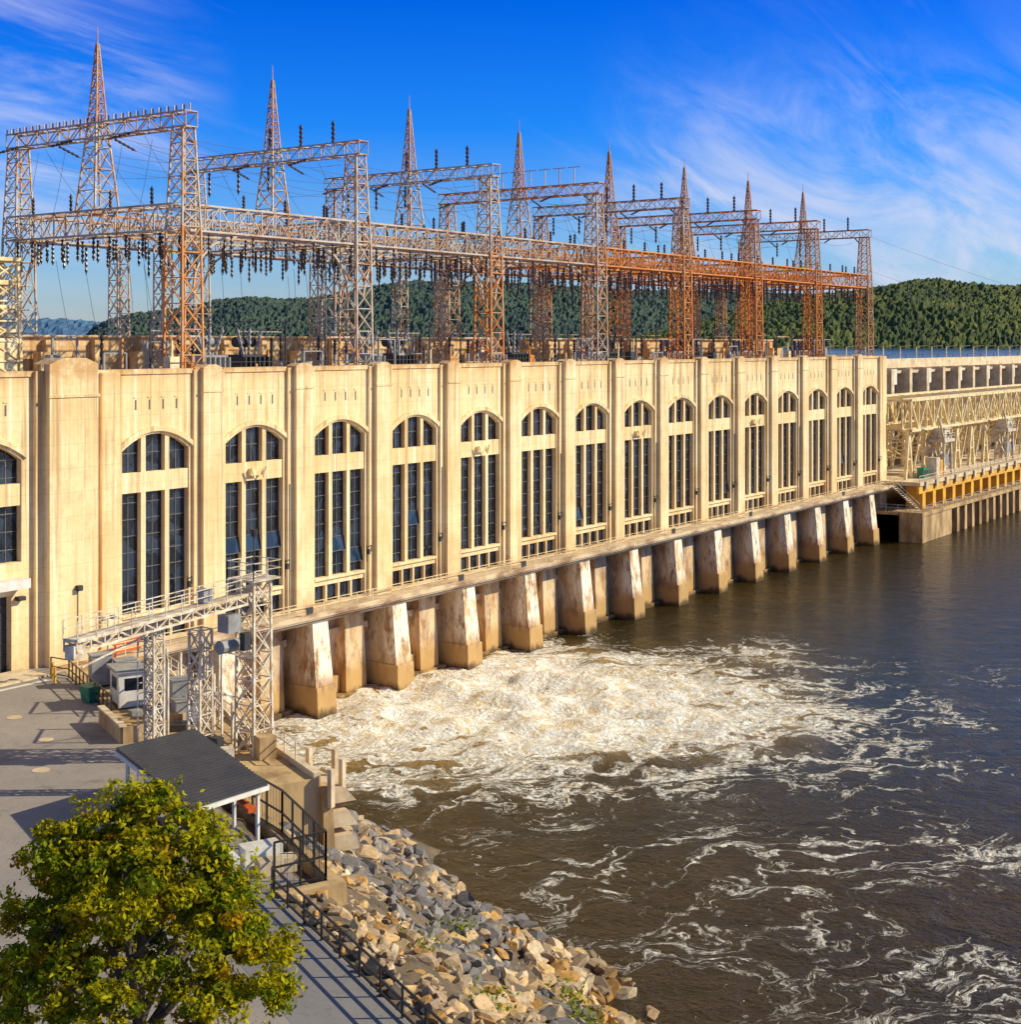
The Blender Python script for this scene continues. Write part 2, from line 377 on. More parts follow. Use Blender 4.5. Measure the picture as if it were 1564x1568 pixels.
# piers + walkway
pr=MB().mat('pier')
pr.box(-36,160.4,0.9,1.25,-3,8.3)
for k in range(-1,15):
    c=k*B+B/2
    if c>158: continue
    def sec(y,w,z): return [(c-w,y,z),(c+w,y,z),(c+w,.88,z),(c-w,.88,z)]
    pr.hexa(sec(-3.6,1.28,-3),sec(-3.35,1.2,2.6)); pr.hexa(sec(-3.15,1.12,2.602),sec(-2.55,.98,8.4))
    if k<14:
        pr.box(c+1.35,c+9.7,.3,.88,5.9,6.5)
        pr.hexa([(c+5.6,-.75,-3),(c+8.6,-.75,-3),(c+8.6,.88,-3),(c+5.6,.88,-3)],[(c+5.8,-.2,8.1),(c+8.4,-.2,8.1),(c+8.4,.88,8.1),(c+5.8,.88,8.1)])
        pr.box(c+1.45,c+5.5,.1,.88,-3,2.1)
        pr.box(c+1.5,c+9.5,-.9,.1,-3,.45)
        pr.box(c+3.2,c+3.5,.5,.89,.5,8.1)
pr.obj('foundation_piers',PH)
wk=MB().mat('conc'); wk.box(-12,160.4,-2.7,-.0,8.55,8.98); wk.mat('deckf'); wk.box(-12,160.4,-2.85,-2.7,8.35,9.12); wk.box(-12,160.4,-2.3,-2.0,8.1,8.55); wk.mat('conc')
for k in range(60): wk.box(-9+k*2.8,-8.75+k*2.8,-2.6,-.0,8.25,8.55)
wk.mat('cream_steel'); wk.railing([(-12,-2.75,9.1),(160.4,-2.75,9.1)],1.1,2.2,.05,(.5,1.0))
wk.mat('deckf'); wk.mem((-10,-2.92,8.75),(160,-2.92,8.75),.12); wk.mem((-10,-.95,9.4),(160,-.95,9.4),.16)
wk.mat('dark'); wk.mem((-10,-2.95,8.5),(160,-2.95,8.5),.07)
for k in (1,3,4,7,9,12): wk.box(k*B+3.4,k*B+4.2,-2.95,-2.86,9.2,9.8)
wk.obj('service_walkway',PH)

# ------------------------------------------------------------------ switchyard
SY=empty('switchyard_gantry')
tw=MB().mat('steel'); ins=MB().mat('insul'); rb=MB().mat('rust')
YF,YR,YM=3.0,26.0,14.4
KX=[5.5+2*B*k for k in range(8)]
for k,x in enumerate(KX):
    for y in(YF,YR):
        z0=29.9 if y==YF else 29.5
        t=rb if (y==YF and k in(0,2,4,5,6)) or (y==YR and k in (5,7)) else tw
        t.col(x,y,z0,43,2.35,2.05,6,.17,.085)
        tw.col(x,y,43,51.5,2.05,1.3,6,.15,.075)
    ub=tw if k not in(3,5,6) else rb
    ub.beamt((x,YF-1,51.5),(x,YR+1,51.5),1.3,1.3,16,.13,.075)
    (tw if k<3 else rb).beamt((x,YF,42.7),(x,YR,42.7),2.6,2.2,13,.16,.085)
    for y,sg in((YF,1),(YR,-1)):
        pv=None
        for i in range(6):
            a=i/5*math.pi/2; p=(x,y+sg*(1.1+4.5*(1-math.cos(a))),38+4.5*math.sin(a))
            if pv: tw.mem(pv,p,.16)
            pv=p
    for i in range(10):
        y=YF+1.5+i*2.2
        ins.insul((x-1.3,y,42.5),(x-1.3,y,40.4),.16); ins.insul((x+1.3,y+.5,42.5),(x+1.3,y+.5,40.4),.16)
    if k==0:
        for i in range(26): tw.mem((x,YF-.8+i,52.8),(x+.0,YF-.8+i,53.5),.1); ins.mem((x-.6,YF-.8+i*.99,52.8),(x-.6,YF-.8+i*.99,53.3),.1)
    for i in range(3 if k!=3 else 8):
        y=YF+3+i*(4.4 if k!=3 else 2.2)
        if k and k!=3: ins.insul((x,y,52.9),(x,y,55.2),.2); ins.insul((x,y+9,51.2),(x,y+9,48.6),.17)
        elif k==3: tw.mem((x,y,52.8),(x,y,55),.1); tw.mem((x,y-1,55),(x,y+1,55),.08)
    for i in range(6):
        y=YF+2+i*4
        s=-1 if i%2 else 1
        ins.insul((x+s*.8,y,51.4),(x+s*3.2,y,50.6),.14)
    for i in range(4): ins.insul((x-.9,YF+3+i*5.5,44.8),(x-.9,YF+3+i*5.5,46.6),.17)
for k in range(7):
    x0,x1=KX[k],KX[k+1]
    m=tw if k<3 else rb
    for y in(YF+.6,YR-1): m.beamt((x0,y,42.7),(x1,y,42.7),2.8,2.2,13,.16,.085)
    m.beamt((x0,YM,42.8),(x1,YM,42.8),1.4,1.8,12,.13,.08)
    m.beamt((x0,YF+6.5,42.9),(x1,YF+6.5,42.9),1.0,1.6,12,.12,.07)
    for j in range(8):
        x=x0+1.8+j*2.6; 
        for y in(YF-.9,YF+2.2,YM,YR-1): ins.insul((x+.3*math.sin(y),y,42.5),(x+.3*math.sin(y),y,40.6-(j%3)*.4),.15)
        if j%2==0: ins.insul((x,YF,44.8),(x,YF,46.3),.17)
    for sg,xx in((1,x0),(-1,x1)):
        pv=None
        for i in range(6):
            a=i/5*math.pi/2; p=(xx+sg*(1.1+5*(1-math.cos(a))),YF,37.8+4.7*math.sin(a))
            if pv: m.mem(pv,p,.18)
            pv=p
    xm=(x0+x1)/2
    tw.col(xm,YM+4,29.9,42.7,1.3,1.2,8,.12,.07)
    if k%2==0: tw.col(xm,YR-1,29.5,42.7,1.5,1.3,8,.13,.07)
tw.obj('lattice_towers_and_beams',SY); rb.obj('rusty_beams',SY); ins.obj('insulator_strings',SY)
for k,x in enumerate(KX):
    mm=MB().mat('mast'); mm.mat('steel'); mm.col(x,YM,44.8,52.6,2.7,1.2,4,.15,.075); mm.mat('mast')
    mm.col(x,YM,52.6,60.0,1.2,.16,7,.12,.06); mm.mem((x,YM,59.8),(x,YM,61.6),.1,.04)
    mm.mat('steel'); mm.mem((x-.9,YM,52.6),(x+.9,YM,52.6),.13); mm.obj('lightning_mast')
wr=MB().mat('dark')
def wire(a,b,sag,w=.045,n=10):
    a=Vector(a);b=Vector(b);pv=a
    for i in range(1,n+1):
        t=i/n; p=a+(b-a)*t-Vector((0,0,4*sag*t*(1-t))); wr.mem(pv,p,w,n=3); pv=p
for k in range(7):
    for i in range(6): 
        y=YF+2+i*4; wire((KX[k]+3.2 if i%2==0 else KX[k],y,50.6),(KX[k+1]-(3.2 if i%2 else 0),y,50.7),1.0)
    for j in range(9):
        x=KX[k]+2.0+j*2.3; y=YF+3+(j*5)%18
        wire((x,y,40.5),(x+1.5,y+1,34),-.4-.2*j%2,.045,6)
    for y in(YF+5,YF+11,YR-4): wire((KX[k],y,51.2),(KX[k]+8,y+1,44.9),1.0); wire((KX[k],y,52),(KX[k+1],y,52),.7)
for i in range(5):
    wire((KX[0],YF+4+i*4,50.8),(KX[0]-1,YF+6+i*4,42),1.2); wire((KX[0]-1,YF+4+i*4,40.6),(KX[0]+2,YF+5+i*4,32),1.0)
for z in(52,44,46): wire((KX[7],YF,z),(KX[7]+300,YF-60,z-18),8,.05,24)
wr.obj('power_lines')
for k in range(8):
    for dx,dy in((8,9),(14,10),(2.5,6.5)):
        x=KX[k]+dx; 
        if x>157: continue
        e=MB().mat('grey' if dx!=14 else 'dark')
        if dx==2.5:
            for q in(-1.2,0,1.2):
                e.mat('grey'); e.mem((x+q*1.4,dy,29.9),(x+q*1.4,dy,32.0),.25); e.mat('insul'); e.insul((x+q*1.4,dy,32),(x+q*1.4,dy,33.6),.24)
            e.mat('steel'); e.mem((x-2.4,dy,33.7),(x+2.4,dy,33.7),.16); e.mem((x-2.2,dy,31),(x+2.2,dy,31),.14)
            e.obj('disconnect_switch')
        else:
            e.box(x-1.6,x+1.6,dy-1.2,dy+1.2,29.95,32.0)
            for q in(-1.5,-.9,-.3,.3,.9,1.5): e.box(x+q-.08,x+q+.08,dy-1.6,dy-1.2,30.2,31.8)
            e.lathe((x-1.2,dy+.3,33.2),(x+1.2,dy+.3,33.2),[(0,0),(0,.5),(1,.5),(1,0)],10); e.mem((x,dy+.3,32),(x,dy+.3,33),.25)
            e.mat('grey' if k<3 else 'insul')
            for q in(-1.1,0,1.1): e.insul((x+q*.7,dy-.4,32),(x+q*1.5,dy-.5,34.6),.2)
            e.obj('power_transformer' if dx==8 else 'circuit_breaker')
rf=MB().mat('grey')
for i in range(90):
    x=-2+i*1.8; y=2+rng.random()*14; h=.8+rng.random()*3.2
    rf.mat(['grey','dark','rust','cream_steel'][i%4]); rf.mem((x,y,29.9),(x,y,29.9+h),.18)
    if i%3==0: rf.box(x-.5,x+.5,y-.4,y+.4,29.9,29.9+h*.6)
    if i%4==0: rf.mem((x,y,29.9+h),(x+2.5,y,29.9+h),.12); rf.mem((x+2.5,y,29.9),(x+2.5,y,29.9+h),.14)
rf.mat('dark'); rf.railing([(0,1.6,29.95),(157,1.6,29.95)],1.5,2.7,.05,(.5,1.0))
for i in range(26):
    x=8+i*5.8; rf.mat('insul'); rf.insul((x,17,30.4),(x,17,34.2),.2); rf.mat('grey'); rf.mem((x,17,29.9),(x,17,31.2),.3)
    rf.mat('dark'); rf.mem((x+1.5,12,29.9),(x+1.5,12,35.5),.14); rf.mem((x-.2,12,35.2),(x+3.2,12,35.2),.12)
    if i%2: rf.mat('steel'); rf.mem((x,17,34.3),(x+5.8,17,34.3),.12)
rf.obj('rooftop_switchgear')
rt=MB().mat('cream_steel'); rt.col(-4.6,15,29.9,40,3.0,2.6,6,.25,.12); rt.box(-6.0,-3.3,13.6,16.4,30,33.5); rt.box(-6.2,-3.1,13.4,16.6,40,40.3)
for z in (34,36,38): rt.box(-6.0,-3.2,13.6,16.4,z,z+.3)
rt.obj('relay_tower')

# ------------------------------------------------------------------ spillway dam
SD=empty('spillway_dam')
d=MB().mat('conc')
XE=420
d.mat('lowc'); d.box(154,XE,-5,20,-3,4.9); d.box(154,XE,-9,-4.9,4.4,5.0); d.box(154,155.2,-9,-.1,-3,4.39); d.box(155.2,168,-8.8,-5,-3,4.39)
for i in range(60):
    x=168+i*4.2; d.box(x,x+1.3,-8.8,-5,-3,4.39)
d.mat('conc'); d.box(158,XE,-7.2,9,9.0,9.6)
d.mat('dark'); d.box(161,XE,-4.0,-3.8,5,9)  # dark back sheet stands in for the shade inside the openings
for i in range(50):
    x=160+i*5.2; d.mat('yellow'); d.box(x,x+1.5,-6.9,-4.01,5.01,8.99)
    d.mat('conc'); d.box(x+.2,x+1.3,-7.5,-7.21,8.4,9.7)
d.mat('yellow'); d.box(158,XE,-7.0,-6.6,7.7,8.98)
d.mat('grey'); d.railing([(155,-8.9,5.0),(XE,-8.9,5.0)],1.1,2.6,.08); d.railing([(154.3,-8.9,5.0),(154.3,-.5,5.0)],1.1,2,.08)
d.mat('white_steel'); d.railing([(158,-7.1,9.6),(XE,-7.1,9.6)],1.1,2.6,.08)
for i in range(14): d.box(155.5+i*.02,156.9,-3.4-.32*i,-3.1-.32*i,8.8-i*.27,8.9-i*.27)
d.mem((157,-3,9.9),(157,-7.5,6.1),.08); d.mem((155.5,-3,9.9),(155.5,-7.5,6.1),.08)
d.mat('conc'); d.box(160.5,900,20,30,28.2,28.8); d.box(160.5,900,19.6,20,27.9,29.9); d.box(160.5,900,30,30.4,28.2,29.6); d.box(166,900,16.6,19.4,26.9,27.5)
for i in range(70):
    x=162+i*10.5; d.mat('conc'); d.box(x,x+1.6,15,29.9,0,27.88); d.mat('blue'); d.box(x+1.6,x+10.5,18,18.5,10,26.88)
    for q in range(9): d.box(x+2.0+q*.93,x+2.2+q*.93,17.7,18,10,26.88)
    d.mat('white'); 
    if i%2==0: d.box(x+3.3,x+6.3,16.2,16.59,24.6,27.8)
    d.mat('dark'); d.mem((x,19.7,29.9),(x,19.7,30.8),.1)
    d.mat('cream_steel'); d.mem((x+.6,25,28.8),(x+.6,25,32.5),.2); d.mem((x+.6,25,32.4),(x+.6,22.5,32.7),.14)
d.mat('dark'); d.mem((162,19.7,30.7),(880,19.7,30.7),.1)
d.mat('lowc'); d.box(420,900,-9,30,-3,6)
d.mat('cream_steel'); d.box(160.6,165,4,10,9.6,30.6); d.box(160.4,165.3,3.7,10.3,30.6,31.0); d.mat('dark'); d.box(161.6,162.4,3.95,4,26,28); d.box(163,163.9,3.95,4,26,28); d.mat('conc'); d.box(160.6,165.9,10,19,9.6,27.8)
d.obj('dam_structure',SD)
cr=MB().mat('cream_steel')
for y in(-3,7):
    cr.beamt((163,y,18.0),(XE,y,18.0),1.6,5.3,66,.45,.27)
for i in range(60):
    x=163+i*4.28; cr.mem((x,-3,23.2),(x,7,23.2),.3); cr.mem((x,-3,18.0),(x,7,18.0),.28); 
    cr.mem((x,-3 if i%2 else 7,23.2),(x+4.28,7 if i%2 else -3,23.2),.22); cr.mem((x,-3 if i%2 else 7,18.0),(x+4.28,7 if i%2 else -3,18.0),.22)
for i in range(30):
    x=164+i*8.56
    for y in(-3,7):
        cr.mem((x-1.6,y,9.6),(x,y,18.0),.5); cr.mem((x+1.6,y,9.6),(x,y,18.0),.5); cr.mem((x-1,y,13),(x+1,y,13),.3)
        cr.mem((x+1.6,y,9.6),(x+6.5,y,18.0),.3); cr.mem((x,y,15),(x+4,y,18.0),.2)
    cr.mem((x,-3,13),(x,7,18.0),.24); cr.mem((x,7,13),(x,-3,18.0),.24); cr.mem((x,-3,13.2),(x,7,13.2),.28)
cr.obj('crane_runway_truss')
gc=MB()
def crane(x):
    gc.mat('white_steel')
    for a in(-2.2,2.2):
        for y in(-5.8,-3.6): gc.mem((x+a,y,9.6),(x+a*.8,y,15.5),.4)
        gc.mem((x+a,-5.8,10),(x+a*.8,-3.6,15.3),.2); gc.mem((x+a,-3.6,10),(x+a*.8,-5.8,15.3),.2)
    gc.box(x-2.8,x+2.8,-6.3,-3.2,15.5,16.0); gc.box(x-1.8,x+1.2,-5.9,-3.6,16,17.8); gc.box(x-2.0,x+1.4,-6.1,-3.4,17.8,18.0)
    gc.mem((x-2.4,-6,16),(x-6.5,-6.5,20),.3); gc.mem((x-2.4,-5,18),(x-6.5,-6.5,20),.15)
    gc.mat('grey'); gc.box(x-1,x+1.5,-5.6,-4.2,11.2,13.2); gc.mat('dark'); gc.box(x-.6,x+.6,-5.95,-5.9,16.4,17.2)
    gc.mat('yellow'); gc.box(x+2,x+2.6,-5.8,-3.2,12.6,13.2)
    gc.mat('white_steel'); gc.railing([(x-2.7,-6.2,16),(x+2.7,-6.2,16)],1,1.2,.08)
crane(176); gc.obj('gantry_crane')
gc=MB(); crane(214); gc.obj('gantry_crane')
gc=MB().mat('green'); gc.box(166,168.5,-5,-3.8,9.6,11.4); gc.mat('white_steel'); gc.box(169.7,171.5,-6,-4.2,9.6,13.0); gc.mat('yellow'); gc.box(171.8,173,-6,-4.5,9.6,12.5); gc.mat('dark'); gc.box(166.3,168.2,-5.05,-5.0,10.2,11); gc.obj('deck_machinery')

# ------------------------------------------------------------------ water, land
def plane(name,x0,x1,y0,y1,z,mat):
    b=MB().mat(mat); b.add([(x0,y0,z),(x1,y0,z),(x1,y1,z),(x0,y1,z)],[(0,1,2,3)]); return b.obj(name)
xs=[-120,-60]+[-24+.6*i for i in range(225)]+[160,400,3500]; ys=[-4000,-300,-110]+[-92+.6*i for i in range(155)]+[24]
vs=[]
for x in xs:
    for y in ys:
        z=0
        if -24<=x<=111 and -92<=y<=2:
            q=noise.noise(Vector((x*.05,y*.05,7)))*14
            r_=math.hypot((x+q-30)/34,(y-q+15)/28); mn=max(0,1-r_); e=min(1,(x+24)/10,(111-x)/10,(y+92)/10)
            turb=noise.noise(Vector((x*.22,y*.22,1)))+.55*noise.noise(Vector((x*.5,y*.5,2)))+.35*abs(noise.noise(Vector((x*1.0,y*1.0,3))))
            z=turb*(.07+1.0*mn**.8)*max(0,e)+.35*mn
        vs.append((x,y,z))
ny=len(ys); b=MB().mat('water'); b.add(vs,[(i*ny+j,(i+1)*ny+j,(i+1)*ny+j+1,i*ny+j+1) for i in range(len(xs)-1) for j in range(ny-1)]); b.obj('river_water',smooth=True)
rw,t=newmat('reservoir_water'); pp=t.pos(); hh=t.noise(pp,.4,4,.6); t.out(t.bsdf((.02,.06,.12),.15,bump=hh,bs=.35,bd=.3)); M['res']=rw
plane('reservoir_water',-36,8000,29.5,8000,28.6,'res')
plane('ground',-9000,9000,-9000,9000,-4,'soil')
tb=MB().mat('soil'); NS,NL=70,110; vs=[]
def bankz(s,l):
    sh=16.4+1.2*math.sin(l*.35)+.8*math.sin(l*.9+1)
    return 8.97 if s<=.1 else 8.97*(1-s/sh)
for j in range(NL+1):
    l=-12+j*1.3
    for i in range(NS+1):
        if i<6: s=-260+i*43+0; s=min(s,-1)
        else: s=(i-6)*.45-.2
        z=bankz(s,l)
        if s>.6: z+=.7*noise.noise(Vector((s*.45,l*.45,0)))+.3*noise.noise(Vector((s*1.3,l*1.3,3)))
        z=max(z,-3.5); vs.append(W(s,l,z))
fs=[(j*(NS+1)+i,(j+1)*(NS+1)+i,(j+1)*(NS+1)+i+1,j*(NS+1)+i+1) for j in range(NL) for i in range(NS)]
tb.add(vs,[tuple(reversed(f)) for f in fs]); tb.obj('river_bank',smooth=True)
b=MB().mat('asphalt'); b.add([(-250,-.0,9.0),(-250,-150,9.0),W(-1.5,150,9.0),W(-1.5,45.5,9.0),W(.0,45.5,9.0),W(.0,-5.4,9.0)],[(0,1,2,3,4,5)]); b.obj('parking_lot')
b=MB().mat('conc'); b.box(-36,-12.6,-3.2,-.01,8.9,9.12); b.mat('white'); b.box(-60,-13.4,-4.3,-3.9,9.0,9.008); b.obj('sidewalk')
b=MB().mat('path'); P=[W(-5.2,44,9.006),W(-1.6,44,9.006),W(-1.6,100,9.006),W(-5.2,100,9.006)]; b.add(P,[(3,2,1,0)]); b.obj('riverside_path')
b=MB().mat('conc')
for (x,y,r_) in((-21,-11,.5),(-23,-17,.45),(-27,-22,.5)):
    b.lathe((x,y,9.004),(x,y,9.02),[(0,r_),(1,r_),(1,0)],14)
b.obj('manhole_covers')
b=MB().mat('lowc'); P=[(0,-5.5),(6.5,-4.5),(6.5,31),(0,31)]
b.hexa([W(s,l,-2)for s,l in P],[W(s,l,9.02) for s,l in P])
b.mat('conc'); b.hexa([W(s,l,9.02)for s,l in((6.1,-3),(6.5,-3),(6.5,31),(6.1,31))],[W(s,l,9.35)for s,l in((6.1,-3),(6.5,-3),(6.5,31),(6.1,31))])
b.mat('lowc')
for i in range(7): 
    l=1+i*4.9; b.hexa([W(s,l+q,-2)for s,q in((6.5,0),(7.6,0),(7.6,1),(6.5,1))],[W(s,l+q,8.6)for s,q in((6.5,0),(7.0,0),(7.0,1),(6.5,1))])
b.mat('conc')
for i in range(5): b.hexa([W(s,l,2+i*1.3)for s,l in((6.6,25),(9,25),(9,31-i*.2),(6.6,31-i*.2))],[W(s,l,2.9+i*1.3)for s,l in((6.6,25),(9-i*.2,25),(9-i*.2,31-i*.2),(6.6,31-i*.2))])
for s,l in((7.4,27),(8.2,30),(6.9,31.5),(8.6,28)): b.mem(W(s,l,7.5),W(s,l,9.6),.3)
b.obj('concrete_wharf')
# ---- hoist frame
hg=MB().mat('white_steel')
hg.col(-17.5,-29.2,9,19.2,1.5,1.35,7,.14,.07)
hg.col(-25.8,-30.2,9,18.0,.7,.7,10,.1,.06)
hg.col(-20.2,-27.6,8,16.5,1.0,.9,7,.12,.06)
A=(-16.6,-28.9);Bp=(-32.5,-31.9)
hg.beamt((A[0],A[1],17.9),(Bp[0],Bp[1],17.9),.8,.5,16,.12,.07)
dd=Vector((Bp[0]-A[0],Bp[1]-A[1],0)).normalized(); nn=Vector((-dd.y,dd.x,0))
a0=Vector((A[0],A[1],18.45));b0=Vector((Bp[0],Bp[1],18.45))
hg.railing([a0+nn*.45,b0+nn*.45],.95,1.3,.045); hg.railing([a0-nn*.45,b0-nn*.45],.95,1.3,.045)
hg.hexa([tuple(v) for v in(a0+nn*.45,a0-nn*.45,b0-nn*.45,b0+nn*.45)],[tuple(v+Vector((0,0,.06))) for v in(a0+nn*.45,a0-nn*.45,b0-nn*.45,b0+nn*.45)])
hg.rbox((-17.5,-29.2),1.1,1.1,19.2,19.3,0); hg.railing([(-18.6,-30.3,19.3),(-16.4,-30.3,19.3),(-16.4,-28.1,19.3),(-18.6,-28.1,19.3),(-18.6,-30.3,19.3)],1,1.1,.05)
hg.mat('grey'); hg.box(-19.9,-18.9,-29.6,-28.7,16.4,17.4); hg.lathe((-20.2,-29.2,15.6),(-18.9,-29.2,15.6),[(0,0),(0,.4),(1,.4),(1,0)],12); hg.box(-22.3,-21.7,-30.2,-29.6,18.6,19.3)
hg.mat('dark'); hg.box(-19.3,-18.8,-30.3,-29.9,15.4,16.4); hg.mem((-17.5,-29.2,20.3),(-17.5,-29.2,21.8),.07); hg.lathe((-17.5,-29.2,21.7),(-17.5,-29.2,22.1),[(0,.1),(0,.2),(1,.2),(1,0)],8)
hg.mat('white_steel')
for i in range(16): hg.mem(W(-3.0,28.6,9.4+i*.55),W(-2.5,28.5,9.4+i*.55),.04)
for q in(-3.0,-2.5): hg.mem(W(q,28.6,9),W(q,28.6,18),.05)
for z in(12,14.5): hg.mem((-17.5,-29.2,z),(-20.2,-27.6,z+1),.1)
for (x,y) in((-14.5,-23),(-12.5,-19.5),(-17,-21),(-13,-15)):
    hg.mem((x,y,9),(x,y,14.0),.12); hg.mem((x,y,13.8),(x-2.0,y-2.4,14.0),.1); hg.mem((x,y,9.5),(x-2,y-2.4,13.8),.08); hg.mem((x-2,y-2.4,9),(x-2.0,y-2.4,14),.11); hg.mem((x,y,11.5),(x-2,y-2.4,11.5),.08)
hg.railing([W(6.2,0,9.35),W(6.2,28,9.35)],1.1,1.8,.06)
for i in range(5): hg.mem(W(4.5,8+i*3.5,9),W(4.5,8+i*3.5,11.5+i%2),.14); hg.mem(W(4.5,8+i*3.5,11),W(5.8,9.5+i*3.5,9.2),.09)
hg.mem((-25.8,-30.2,17.6),(-31.5,-31.5,16.9),.08); hg.box(-32.6,-31.9,-32.3,-31.6,17.5,18.2)
hg.mat('lowc')
for i in range(14):
    s=1+rng.random()*4.6; l=12+rng.random()*17; h=.3+rng.random()*1.1; x,y,_=W(s,l); hg.mat(['lowc','grey','dark','white_steel'][i%4]); hg.rbox((x,y),.25+.5*rng.random(),.2+.4*rng.random(),9.03,9.03+h,LANG+.2*i)
hg.obj('hoist_gantry_frame')
o=MB().mat('orange'); o.box(-6,-3.4,-2.2,-2.0,9.9,10.2); o.box(-6,-3.4,-2.2,-2.0,9.3,9.5); o.mem((-5.8,-2.1,9),(-5.8,-2.1,10.4),.12); o.mem((-3.6,-2.1,9),(-3.6,-2.1,10.4),.12); o.obj('orange_barrier')
def wbox(b,s,l,hs,hl,z0,z1):
    x,y,_=W(s,l); b.rbox((x,y),hs,hl,z0,z1,LANG)
o=MB().mat('white'); wbox(o,1.6,9.6,1.0,1.1,9.1,11.4); o.mat('grey'); wbox(o,1.6,9.6,1.2,1.3,11.4,11.6); o.mat('glass'); wbox(o,1.6,9.6,1.02,.6,10.2,11.0); wbox(o,1.6,9.6,.6,1.12,10.2,11.0); o.mat('dark'); wbox(o,1.6,9.6,1.01,.9,9.1,9.3); o.obj('guard_booth')
for s,l,h in((1.2,3.4,2.2),(2.6,4.6,1.9),(3.6,7.5,1.6),(4.2,12.5,2.0),(3.4,16,1.5)):
    o=MB().mat('grey'); wbox(o,s,l,.7,.55,9.15,9+h); wbox(o,s,l,.76,.61,9+h,9.08+h); o.mat('dark'); wbox(o,s,l,.705,.02,9.3,8.8+h); wbox(o,s,l,.6,.5,9.02,9.15); o.obj('electrical_cabinet')
o=MB().mat('green'); x,y,_=W(-.5,7.6); o.hexa([(x-.4,y-.4,9.05),(x+.4,y-.4,9.05),(x+.4,y+.4,9.05),(x-.4,y+.4,9.05)],[(x-.5,y-.5,10.0),(x+.5,y-.5,10.0),(x+.5,y+.5,10.0),(x-.5,y+.5,10.0)]); o.box(x-.56,x+.56,y-.56,y+.56,10.0,10.12); o.obj('trash_bin')
o=MB().mat('lowc'); wbox(o,-1.2,16,.15,2.6,9,10.0); wbox(o,.2,18.6,1.4,.15,9,10.0); o.mat('conc'); wbox(o,-1.2,16,.22,2.7,10.0,10.12); o.obj('low_concrete_wall')
o=MB().mat('black'); o.railing([(-12.6,-3.4,9.1),W(-.2,0,9.0),W(-.2,12,9.0)],1.3,1.1,.07,(.1,.5,1.0)); o.obj('metal_railing')
o=MB().mat('yellow'); 
for s,l in((-1.2,-.8),(-1.4,1.0)): o.mem(W(s,l,9),W(s,l,10.1),.2,n=8)
o.obj('bollards')
o=MB().mat('grey'); o.mem((-11.2,-8,9),(-11.2,-8,13.6),.12,.08,8); o.mem((-11.6,-8,13.5),(-10.8,-8,13.5),.08); o.box(-11.8,-11.5,-8.2,-7.8,13.4,13.65); o.box(-10.9,-10.6,-8.2,-7.8,13.4,13.65); o.obj('floodlight_pole')
# canopy
cn=empty('canopy_shelter')
o=MB().mat('roofm')
C=[(-4.8,31.2),(0,29),(.1,40.0),(-4.3,42.2)]
zf=lambda s:12.05-.04*s
def CP(u,v,dz=0): # u along s, v along l
    s=(C[0][0]*(1-v)+C[3][0]*v)*(1-u)+(C[1][0]*(1-v)+C[2][0]*v)*u; l=(C[0][1]*(1-v)+C[3][1]*v)*(1-u)+(C[1][1]*(1-v)+C[2][1]*v)*u
    return W(s,l,zf(s)+dz)
o.hexa([CP(0,0),CP(1,0),CP(1,1),CP(0,1)],[CP(0,0,.12),CP(1,0,.12),CP(1,1,.12),CP(0,1,.12)])
for i in range(27): v=.01+i/27; o.mem(CP(0,v,.14),CP(1,v,.14),.05)
o.obj('metal_roof',cn)
o=MB().mat('white')
for a,c in(((0,0),(1,0)),((1,0),(1,1)),((1,1),(0,1)),((0,1),(0,0))): o.mem(CP(*a,-.1),CP(*c,-.1),.2)
for u in(.1,.92):
    for v in(.05,.35,.65,.95): p=CP(u,v,-.1); o.mem((p[0],p[1],9),p,.15)
o.obj('posts_and_fascia',cn)
o=MB().mat('white'); wbox(o,-.9,41.8,.9,.5,9.02,10.0); wbox(o,-2.8,42.2,.6,.5,9.02,9.9); o.mat('conc'); wbox(o,-.6,43.0,.9,.35,9.02,9.7); o.mat('orange'); wbox(o,-.8,39.6,.2,.8,11,11.2); o.mat('dark'); wbox(o,-2.4,36,.6,2.5,9.6,9.9); o.obj('storage_bins')
o=MB().mat('black'); pts=[W(.9,33.5),W(1.4,38.5),W(1.0,45.0),W(-1.5,45.2)]
o.railing(pts,2.2,1.5,.08,(.08,.5,1.0))
for a,c in zip(pts[:-1],pts[1:]):
    a=Vector(a);c=Vector(c);n=int((c-a).length/.3)
    for i in range(n): p=a+(c-a)*i/n; o.mem(p+Vector((0,0,.1)),p+Vector((0,0,2.15)),.022,n=3)
o.obj('security_fence')
o=MB().mat('black'); o.railing([W(-1.6,45.2),W(-1.7,100)],1.15,1.9,.075,(.15,.55,1.0)); o.obj('path_railing')
o=MB().mat('lowc'); o.hexa([W(s,l,6)for s,l in((1.2,31),(1.8,31),(1.6,45.6),(1.0,45.6))],[W(s,l,9.1)for s,l in((1.2,31),(1.8,31),(1.6,45.6),(1.0,45.6))]); o.hexa([W(s,l,6)for s,l in((-1.5,45.4),(1.6,45.4),(1.6,46),(-1.5,46))],[W(s,l,9.15)for s,l in((-1.5,45.4),(1.6,45.4),(1.6,46),(-1.5,46))]); o.obj('retaining_wall')

